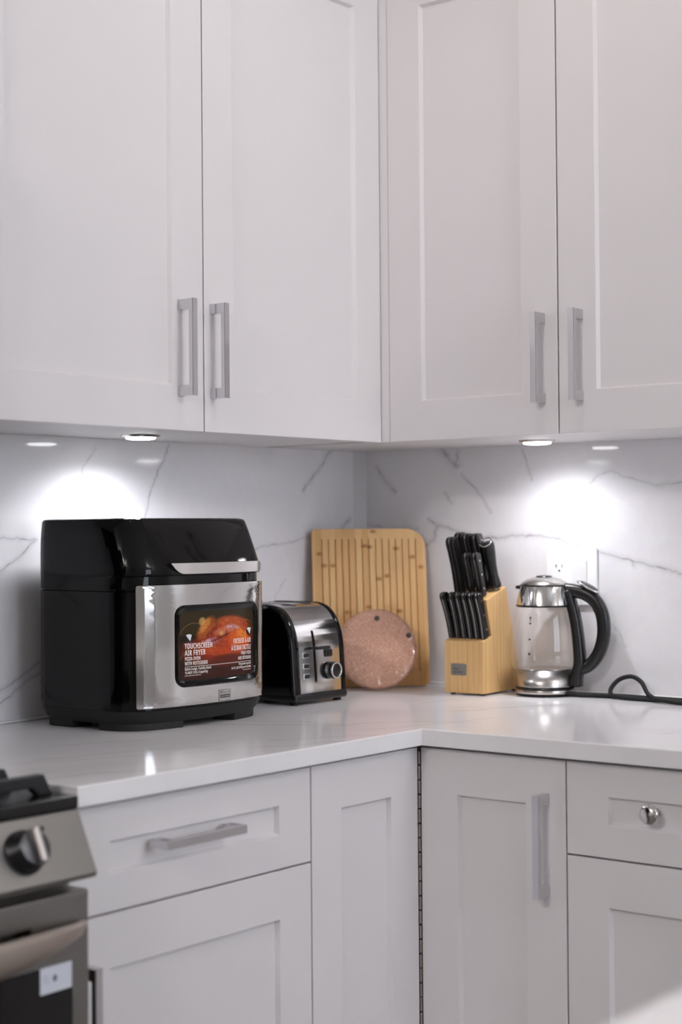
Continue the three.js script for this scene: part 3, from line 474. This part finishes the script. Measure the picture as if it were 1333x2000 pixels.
// ---------------------------------------------------------------- cutting board leaning across the corner
{
  const w = 0.243, h = 0.333, th = 0.014, a = V(0.004, 0, 0.158), b = V(0.171, 0, -0.022), dir = b.clone().sub(a).normalize(), nrm = V(-dir.z, 0, dir.x);
  if (nrm.x < 0) nrm.negate();
  const lean = 0.15, mid = a.clone().add(b).multiplyScalar(0.5).addScaledVector(nrm, Math.sin(lean) * h + 0.006).add(V(-0.0022, 0, 0.0022));
  const t = thing('cutting_board', 'bamboo cutting board with vertical grooves leaning in the corner', 'cutting board', [mid.x, HC + 0.0005, mid.z], Math.atan2(nrm.x, nrm.z));
  const tilt = new THREE.Matrix4().makeRotationX(-lean);
  const s = rrect(w, h, [0.012, 0.012, 0.042, 0.008], 0, h / 2);
  const top = rrect(w, h, [0.012, 0.012, 0.042, 0.008], 0, h / 2), sp = 0.01435;
  for (let i = 0; i < 15; i++) top.holes.push(rrect(0.0026, h - 0.052, 0.0012, -w / 2 + 0.0205 + i * sp, h / 2 + 0.004));
  // glued bamboo strips: grain along the board, brown knots across single strips
  const [c, g] = canvas(512, 704), X = x => (x / w + 0.5) * 512, Y = y => (1 - y / h) * 704; seed = 41;
  g.fillStyle = 'rgb(230,184,124)'; g.fillRect(0, 0, 512, 704);
  for (let i = -1; i < 16; i++) { g.fillStyle = `rgba(${rnd() < .5 ? '200,148,88' : '244,206,150'},${.1 + rnd() * .25})`; g.fillRect(X(-w / 2 + 0.0205 + i * sp), 0, sp / w * 512, 704); }
  for (let i = 0; i < 700; i++) { g.fillStyle = `rgba(150,96,44,${.02 + rnd() * .07})`; g.fillRect(rnd() * 512, rnd() * 704, 0.6 + rnd() * 1.6, 60 + rnd() * 240); }
  for (const [i, y] of [[-0.2, 0.255], [1.1, 0.255], [5.9, 0.296], [6.6, 0.294], [7.9, 0.226], [9.1, 0.232], [10.6, 0.29], [6.2, 0.166], [3, 0.156], [10.8, 0.157], [13, 0.272], [7.2, 0.327], [-0.9, 0.28], [14.2, 0.25]]) {
    const x = X(-w / 2 + 0.0205 + i * sp + sp / 2), yy = Y(y); g.save(); g.translate(x, yy); g.scale(20, 13); const q = g.createRadialGradient(0, 0, 0, 0, 0, 1); q.addColorStop(0, 'rgba(140,84,34,.75)'); q.addColorStop(.5, 'rgba(160,100,46,.4)'); q.addColorStop(1, 'rgba(160,100,46,0)'); g.fillStyle = q; g.fillRect(-1, -1, 2, 2); g.restore();
    for (let k = 0; k < 8; k++) { g.fillStyle = `rgba(120,70,26,${.1 + rnd() * .2})`; g.fillRect(x - 13 + rnd() * 6, yy - 7 + rnd() * 12, 12 + rnd() * 10, 1.5); }
  }
  const uvs = q0 => { const q = metric(q0), uv = q.attributes.uv, p = q.attributes.position; for (let i = 0; i < uv.count; i++) uv.setXY(i, p.getX(i) / w + 0.5, p.getY(i) / h); return q; };
  mesh('board', uvs(merge([ext(s, th - 0.0035, 0.001, 10, 2), at(ext(top, 0.0036, 0.0003, 8, 1), 0, 0, th - 0.0036)])).applyMatrix4(tilt), S(0xffffff, 0.5, { map: tex(c) }), t);
}

// ---------------------------------------------------------------- pizza stone wrapped in film
{
  const R = 0.083, lean = 0.27, t = thing('pizza_stone', 'round pinkish pizza stone wrapped in clear film against the cutting board', 'pizza stone', [0.186, HC, 0.169], 0.72);
  const place = g => g.rotateX(Math.PI / 2).translate(0, R, 0).rotateX(-lean).translate(0, 0.0022, -0.004);
  const disc = lathe([[0.0001, 0], [R - 0.014, 0], [R - 0.004, 0.004], [R, 0.01], [R - 0.002, 0.014], [R - 0.008, 0.017], [R - 0.02, 0.018], [0.0001, 0.018]], 72);
  const uvp = g => { const p = g.attributes.position, uv = g.attributes.uv; for (let i = 0; i < uv.count; i++) uv.setXY(i, p.getX(i) * 4, p.getZ(i) * 4); return g; };
  mesh('disc', place(uvp(disc)), M.stone, t);
  for (const [x, y] of [[0.002, 0.062], [0.066, 0.026]]) mesh('foot', place(at(lathe([[0.0001, 0.0035], [0.004, 0.003], [0.0055, 0], [0.0001, 0]], 20), x, 0.0175, -y)), S(0x4a4642, 0.6), t, 'small dark rubber foot');
  // film: a loose skin with folds gathered towards the rim
  const prof = [[0.0001, 0.0205], [0.015, 0.0207], [0.03, 0.0207], [0.045, 0.0206], [0.057, 0.0204], [R - 0.016, 0.02], [R - 0.008, 0.0188], [R - 0.002, 0.0165], [R + 0.0022, 0.011], [R + 0.0005, 0.005], [R - 0.01, -0.001], [0.0001, -0.001]];
  const f = new THREE.LatheGeometry(new THREE.SplineCurve(prof.map(q => new THREE.Vector2(...q))).getPoints(70), 220);
  { const p = f.attributes.position, n = f.attributes.normal; for (let i = 0; i < p.count; i++) { const x = p.getX(i), z = p.getZ(i), r = Math.hypot(x, z), a = Math.atan2(z, x), e = Math.min(1, (r / R) ** 3); const k = p.getY(i) < 0.002 ? 0 : 0.0018 * e * (Math.sin(a * 17 + 3 * Math.sin(a * 3)) + 0.7 * Math.sin(a * 31 + r * 90)) + 0.0007 * (Math.sin(x * 210 + 2 * Math.sin(z * 130)) * Math.sin(z * 170 + x * 60)) + 0.0005; p.setXYZ(i, x + n.getX(i) * k, p.getY(i) + Math.max(-0.0002, n.getY(i) * k), z + n.getZ(i) * k); } f.computeVertexNormals(); }
  mesh('plastic_wrap', place(uvp(f)), M.film, t, 'clear shiny cling film');
}

// ---------------------------------------------------------------- knife block and knives
const BL = { x: 0.3765, z: 0.064, turn: 0.05 };
const bw = (x, y, z) => V(x, y, z).applyAxisAngle(V(0, 1, 0), BL.turn).add(V(BL.x, HC, BL.z));   // block space -> world
const LEAN = 0.275;
{
  const t = thing('knife_block', 'light wooden knife block with a grey metal plate', 'knife block', [BL.x, HC, BL.z], BL.turn);
  const side = (pts, w, b = 0.0012) => { const g = ext(poly(pts), w, b, 2, 2).rotateY(-Math.PI / 2).translate(w / 2, 0, 0); return g; };   // shape (z, y) -> width along x
  const uvw = g => { const q = metric(g), uv = q.attributes.uv; for (let i = 0; i < uv.count; i++) uv.setXY(i, uv.getX(i) * 3, uv.getY(i) * 1.4); return q; };
  mesh('rear_block', uvw(side([[-0.076, 0.004], [0.0105, 0.004], [0.0625, 0.1885], [-0.0145, 0.213]], 0.0905)), M.block, t);
  mesh('front_block', uvw(side([[0.0115, 0.004], [0.0755, 0.004], [0.0755, 0.107], [0.0413, 0.1165]], 0.0905)), M.block, t);
  for (const x of [-0.035, 0.035]) for (const z of [-0.06, 0.06]) mesh('foot', at(cyl(0.005, 0.005, 16), x, 0.0025, z), M.rubber, t);
  const [c, g] = canvas(256, 160); g.fillStyle = '#8c8984'; g.fillRect(0, 0, 256, 160); g.fillStyle = '#4e4b49';
  for (const [x, w, h, y] of [[52, 12, 26, 56], [70, 10, 16, 66], [86, 14, 16, 66], [106, 10, 16, 66], [122, 12, 16, 66], [50, 12, 24, 100], [68, 14, 16, 108], [88, 10, 16, 108], [104, 14, 16, 108], [124, 10, 16, 108], [140, 14, 22, 102], [160, 12, 16, 108], [178, 12, 16, 108]]) g.fillRect(x, y, w, h);
  const pl = ext(rrect(0.0355, 0.0235, 0.0035), 0.0012, 0.0003, 6); { const uv = pl.attributes.uv, p = pl.attributes.position; for (let i = 0; i < uv.count; i++) uv.setXY(i, p.getX(i) / 0.0355 + 0.5, p.getY(i) / 0.0235 + 0.5); }
  mesh('name_plate', at(pl, -0.012, 0.0505, 0.0755), S(0xffffff, 0.35, { map: tex(c), metalness: 0.4 }), t, 'grey metal plate with dark lettering');
}
function knifeParts(L, depth, thick) {             // handle along +y, blade edge towards +z
  const o = (k, e) => { const s = new THREE.Shape(); s.moveTo(-depth * 0.42 * k, 0); s.bezierCurveTo(-depth * 0.30 * k, L * 0.3, -depth * 0.36 * k, L * 0.6, -depth * 0.46 * k, L * 0.86); s.bezierCurveTo(-depth * 0.5 * k, L * 0.98, -depth * 0.2 * k, L + e, depth * 0.12 * k, L + e); s.bezierCurveTo(depth * 0.5 * k, L + e, depth * 0.66 * k, L * 0.94, depth * 0.56 * k, L * 0.84); s.bezierCurveTo(depth * 0.36 * k, L * 0.62, depth * 0.32 * k, L * 0.3, depth * 0.5 * k, 0); s.closePath(); return s; };
  const turn = g => g.rotateY(-Math.PI / 2), sc = thick / 2 - 0.0009;
  return {
    scale: [toCreasedNormals(ext(o(1, 0), sc, 0.0022, 10, 4), 0.6).translate(0, 0, 0.0009), toCreasedNormals(ext(o(1, 0), sc, 0.0022, 10, 4), 0.6).translate(0, 0, -0.0009 - sc)].map(turn),
    tang: turn(ext(o(1.02, 0.0004), 0.0019, 0, 10).translate(0, 0, -0.00095)),
    rivet: [0.18, 0.5, 0.82].map(f => turn(cyl(0.0021, thick + 0.0006, 12).rotateX(Math.PI / 2).translate(depth * 0.02, L * f, 0))),
    blade: turn(ext(poly([[-depth * 0.4, 0.001], [-depth * 0.38, -0.035], [depth * 0.3, -0.02], [depth * 0.42, 0.001]]), 0.0012).translate(0, 0, -0.0006)),
  };
}
function knife(parts, base, lean, side, label, group, name = 'kitchen_knife') {
  const t = thing(name, label, 'knife', base.toArray(), 0, group);
  t.rotation.set(0, 0, 0); t.quaternion.setFromEuler(new THREE.Euler(lean, BL.turn, side, 'YXZ'));
  for (const g of parts.scale) mesh('handle_scale', g, M.black, t);
  mesh('tang', parts.tang, M.steel, t, 'steel tang edge'); for (const g of parts.rivet) mesh('rivet', g, M.chrome, t); mesh('blade', parts.blade, M.steel, t);
  return t;
}
{
  const steak = knifeParts(0.094, 0.018, 0.0125), mid = knifeParts(0.09, 0.0185, 0.014), big = knifeParts(0.117, 0.023, 0.0175);
  for (let i = 0; i < 6; i++) knife(steak, bw(-0.0365 + i * 0.0149, 0.1145, 0.056), LEAN + 0.02, i ? 0.0 : 0.05, ['black steak knife at the cutting board end of the front row, tilted outwards', 'second black steak knife from the cutting board in the front row', 'third black steak knife from the cutting board in the front row', 'third black steak knife from the kettle in the front row', 'second black steak knife from the kettle in the front row', 'black steak knife at the kettle end of the front row, rivets showing'][i], 'steak knives', 'steak_knife');
  // rear block top: from (z 0.0625, y 0.1885) to (z -0.0145, y 0.213)
  const topAt = f => [0.1885 + 0.0245 * f, 0.0625 - 0.077 * f];
  const put = (x, f) => { const [y, z] = topAt(f); return bw(x, y + 0.002, z); };
  for (const [x, l] of [[0.006, 'short black-handled knife in the upper block, on the cutting board side of its twin'], [0.026, 'short black-handled knife in the upper block, beside the sharpening steel, rivets showing']]) knife(mid, put(x, 0.22), LEAN, 0, l, 'short knives in the upper part of the block');
  for (const [x, f, l] of [[-0.034, 0.42, 'tall black-handled knife at the board side of the block, foremost of its pair'], [-0.032, 0.8, 'tall black-handled knife at the board side of the block, behind its twin'], [-0.0105, 0.7, 'tall black-handled knife second from the cutting board'], [0.0105, 0.7, 'tall black-handled knife next to the ring-ended sharpening steel']]) knife(big, put(x, f), LEAN - 0.02, 0.02, l);
  const b = put(0.0335, 0.72).add(V(0, 0.004, 0)), t = thing('sharpening_steel', 'black-handled sharpening steel with a silver ring end', 'sharpening steel', b.toArray());
  t.quaternion.setFromEuler(new THREE.Euler(LEAN - 0.03, BL.turn, 0.06, 'YXZ'));
  mesh('handle', lathe([[0.0001, 0], [0.0125, 0], [0.0132, 0.006], [0.0105, 0.022], [0.0108, 0.045], [0.0138, 0.075], [0.0142, 0.088], [0.0125, 0.094], [0.0001, 0.094]], 36), M.black, t);
  mesh('ring', new THREE.TorusGeometry(0.0125, 0.0013, 10, 40).rotateX(Math.PI / 2 + 0.55).translate(0, 0.0945, 0.004), M.mirror, t, 'silver hanging ring');
  mesh('rod', at(cyl(0.004, 0.012, 16), 0, -0.005, 0), M.steel, t);
}

// ---------------------------------------------------------------- kettle and its base
{
  const K = [0.5095, HC, 0.0455], px = 0.001015, bt = thing('kettle_base', 'round steel and black power base with a black cord under the kettle', 'kettle base', K);
  mesh('foot_ring', lathe([[0.0001, 0], [0.054, 0], [0.0565, 0.0015], [0.0565, 0.0045], [0.0001, 0.0045]], 64), M.rubber, bt);
  mesh('plate', lathe([[0.0001, 0.0045], [0.0575, 0.0045], [0.059, 0.007], [0.059, 0.012], [0.0575, 0.0135], [0.0001, 0.0135]], 64), M.steel, bt, 'brushed steel plate');
  mesh('top_ring', lathe([[0.0001, 0.0135], [0.058, 0.0135], [0.0585, 0.0155], [0.056, 0.017], [0.0001, 0.017]], 64), M.black, bt);
  const cordPts = [[0.05, 0.008, 0.012], [0.075, 0.0055, 0.006], [0.11, 0.005, -0.004], [0.16, 0.005, -0.012], [0.22, 0.005, -0.01], [0.3, 0.005, -0.006], [0.42, 0.005, 0.0]];
  mesh('cord', tube(cordPts.map(q => V(...q)), 0.005, 90, 10), M.rubber, bt, 'black rubber power cord');
  const loop = [[0.42, 0.0045, 0.034], [0.32, 0.0045, 0.03], [0.255, 0.008, 0.018], [0.225, 0.0145, -0.004], [0.2, 0.034, -0.024], [0.172, 0.042, -0.036], [0.145, 0.034, -0.036], [0.135, 0.0185, -0.024], [0.142, 0.0085, -0.01], [0.165, 0.0055, 0.001], [0.21, 0.0042, 0.006], [0.28, 0.0042, 0.004], [0.42, 0.0042, 0.01]];
  mesh('cord', tube(loop.map(q => V(...q)), 0.0044, 160, 10), M.rubber, bt, 'looped black cord');

  const t = thing('electric_kettle', 'glass and steel electric kettle with a black loop handle', 'kettle', [K[0], HC + 0.0172, K[2]]);
  // heights below are above the base's top
  mesh('bottom_band', lathe([[0.0001, 0], [0.0545, 0], [0.056, 0.002], [0.0555, 0.034], [0.0001, 0.034]], 72), M.satin, t, 'brushed steel band');
  const gp = [[0.0555, 0.032], [0.0615, 0.036], [0.0648, 0.044], [0.0662, 0.056], [0.066, 0.075], [0.0645, 0.1], [0.0615, 0.125], [0.058, 0.145], [0.0548, 0.159]];
  mesh('glass_jug', lathe(new THREE.SplineCurve(gp.map(q => new THREE.Vector2(...q))).getPoints(40).map(q => [q.x, q.y]), 80), M.kettleGlass, t, 'clear glass jug');
  mesh('inner_plate', lathe([[0.0001, 0.0345], [0.052, 0.0345], [0.054, 0.036], [0.0001, 0.0355]], 64), M.steel, t);
  mesh('collar', [lathe([[0.0552, 0.161], [0.0535, 0.17], [0.0505, 0.184], [0.0472, 0.1975], [0.0455, 0.2]], 72), lathe([[0.0455, 0.2], [0.045, 0.196], [0.0535, 0.163], [0.0552, 0.161]], 72)], M.mirror, t, 'polished steel collar');
  mesh('seal_ring', lathe([[0.0545, 0.1575], [0.0558, 0.159], [0.0556, 0.1615], [0.0535, 0.1622]], 72), M.black, t);
  mesh('lid', [lathe([[0.0001, 0.2165], [0.02, 0.2155], [0.034, 0.2115], [0.0435, 0.2055], [0.0468, 0.2015], [0.0465, 0.2003], [0.0001, 0.2003]], 64)], M.steel, t, 'domed steel lid');
  mesh('lid_seal', lathe([[0.0001, 0.1985], [0.0478, 0.1985], [0.0482, 0.2], [0.0475, 0.2012], [0.0001, 0.2012]], 64), M.black, t);
  mesh('lid_cap', lathe([[0.0001, 0.2195], [0.014, 0.219], [0.0165, 0.2165], [0.0165, 0.2155], [0.0001, 0.2155]], 48), M.darkSteel, t);
  // spout lip towards the block
  const hd = V(0.97, 0, -0.243).normalize(), H2 = new THREE.Matrix4().makeBasis(hd, V(0, 1, 0), V(-hd.z, 0, hd.x).multiplyScalar(1));   // local x = away from the axis along the handle
  mesh('spout', at(new RoundedBoxGeometry(0.012, 0.007, 0.016, 3, 0.003), -0.0515, 0.1955, 0).applyMatrix4(H2), M.black, t);
  // handle loop: swept oval section
  const sweep = (pts, wid, thk, n = 60, m = 18) => {
    const cv = new THREE.CatmullRomCurve3(pts.map(q => V(q[0], q[1], 0))), pos = [], idx = [], uv = [];
    for (let i = 0; i <= n; i++) { const f = i / n, c = cv.getPoint(f), d = cv.getTangent(f), nx = -d.y, ny = d.x, w = wid(f) / 2, k = thk(f) / 2; for (let j = 0; j < m; j++) { const a = j / m * 2 * Math.PI, p = Math.pow(Math.abs(Math.cos(a)), 0.7) * Math.sign(Math.cos(a)), q = Math.pow(Math.abs(Math.sin(a)), 0.7) * Math.sign(Math.sin(a)); pos.push(c.x + nx * k * p, c.y + ny * k * p, w * q); uv.push(f, j / m); } }
    for (let i = 0; i < n; i++) for (let j = 0; j < m; j++) { const k = (j + 1) % m; idx.push(i * m + j, i * m + k, (i + 1) * m + j, i * m + k, (i + 1) * m + k, (i + 1) * m + j); }
    for (const [o, s] of [[0, 1], [n * m, -1]]) { for (let j = 1; j + 1 < m; j++) idx.push(...(s > 0 ? [o, o + j + 1, o + j] : [o, o + j, o + j + 1])); }
    const g = new THREE.BufferGeometry(); g.setAttribute('position', new THREE.Float32BufferAttribute(pos, 3)); g.setAttribute('uv', new THREE.Float32BufferAttribute(uv, 2)); g.setIndex(idx); g.computeVertexNormals(); return g.applyMatrix4(H2);
  };
  const hd2 = mesh('handle', [
    sweep([[0.044, 0.191], [0.062, 0.189], [0.085, 0.183], [0.104, 0.17], [0.1165, 0.148], [0.121, 0.12], [0.118, 0.09], [0.107, 0.062], [0.09, 0.043], [0.07, 0.034]], f => 0.03 - 0.004 * f, f => 0.027 - 0.003 * f),
    sweep([[0.0485, 0.19], [0.056, 0.165], [0.0625, 0.14], [0.0675, 0.11], [0.071, 0.075], [0.0715, 0.045], [0.0655, 0.022], [0.0645, 0.002]], () => 0.034, f => 0.021 + 0.003 * f)], M.black, t, 'black plastic loop handle');
  const cap = place => place.rotateX(0.12).rotateZ(-0.5).translate(0.0905, 0.1965, 0.002).applyMatrix4(H2);
  mesh('button_ring', cap(lathe([[0.0001, 0], [0.0145, 0], [0.0148, 0.002], [0.013, 0.0035], [0.0001, 0.0035]], 40).scale(1.75, 1, 1)), M.mirror, hd2, 'chrome ring on the handle');
  mesh('button', cap(lathe([[0.0001, 0.005], [0.009, 0.0047], [0.0115, 0.0033], [0.0001, 0.0033]], 40).scale(1.8, 1, 1).translate(0.001, 0, 0)), M.darkSteel, hd2, 'grey lid release button');
  // level marks printed on the glass, facing the room
  const mk = []; const ph = 2.42; for (const [y, w, h] of [[0.138, .004, .004], [0.133, .0025, .003], [0.127, .004, .0035], [0.096, .0045, .003], [0.068, .0048, .005]]) { const r = 0.0668 - Math.max(0, y - 0.075) * 0.105, g = new THREE.BoxGeometry(w, h, 0.0004); const a = 0.09; g.translate(0, y, r).rotateY(a); mk.push(g); }
  mesh('level_marks', mk, S(0x4a4846, 0.6), t, 'dark printed level marks');
}

// ---------------------------------------------------------------- outlet and switch plate
{
  const t = thing('wall_plate', 'white double wall plate with socket and rocker switch', 'wall plate', [0.5335, 1.1475, ZB]);
  mesh('plate', ext(rrect(0.1165, 0.117, 0.004), 0.0065, 0.0025, 6, 4), M.white, t);
  const s = mesh('socket', ext(rrect(0.033, 0.067, 0.002, -0.0255, 0), 0.0085, 0.001), M.plateIn, t);
  for (const y of [0.02, -0.02]) { mesh('slot', [bx(-0.0335, -0.032, y - 0.0035, y + 0.0035, 0.008, 0.0088), bx(-0.0365, -0.0335, y - 0.0006, y + 0.0006, 0.008, 0.0088), bx(-0.0205, -0.0192, y - 0.003, y + 0.003, 0.008, 0.0088), at(cyl(0.0022, 0.0008, 14).rotateX(Math.PI / 2), -0.0262, y - 0.0095, 0.0084)], M.dark, s); }
  const r = mesh('rocker_switch', at(new RoundedBoxGeometry(0.033, 0.067, 0.006, 2, 0.0015).rotateX(0.06), 0.0205, 0, 0.0068), M.plateIn, t);
  for (const x of [-0.0255, 0.0205]) for (const y of [0.049, -0.049]) mesh('screw', at(cyl(0.0028, 0.0012, 16).rotateX(Math.PI / 2), x, y, 0.0066), M.plateIn, t);
}
renderer.render(scene, camera);
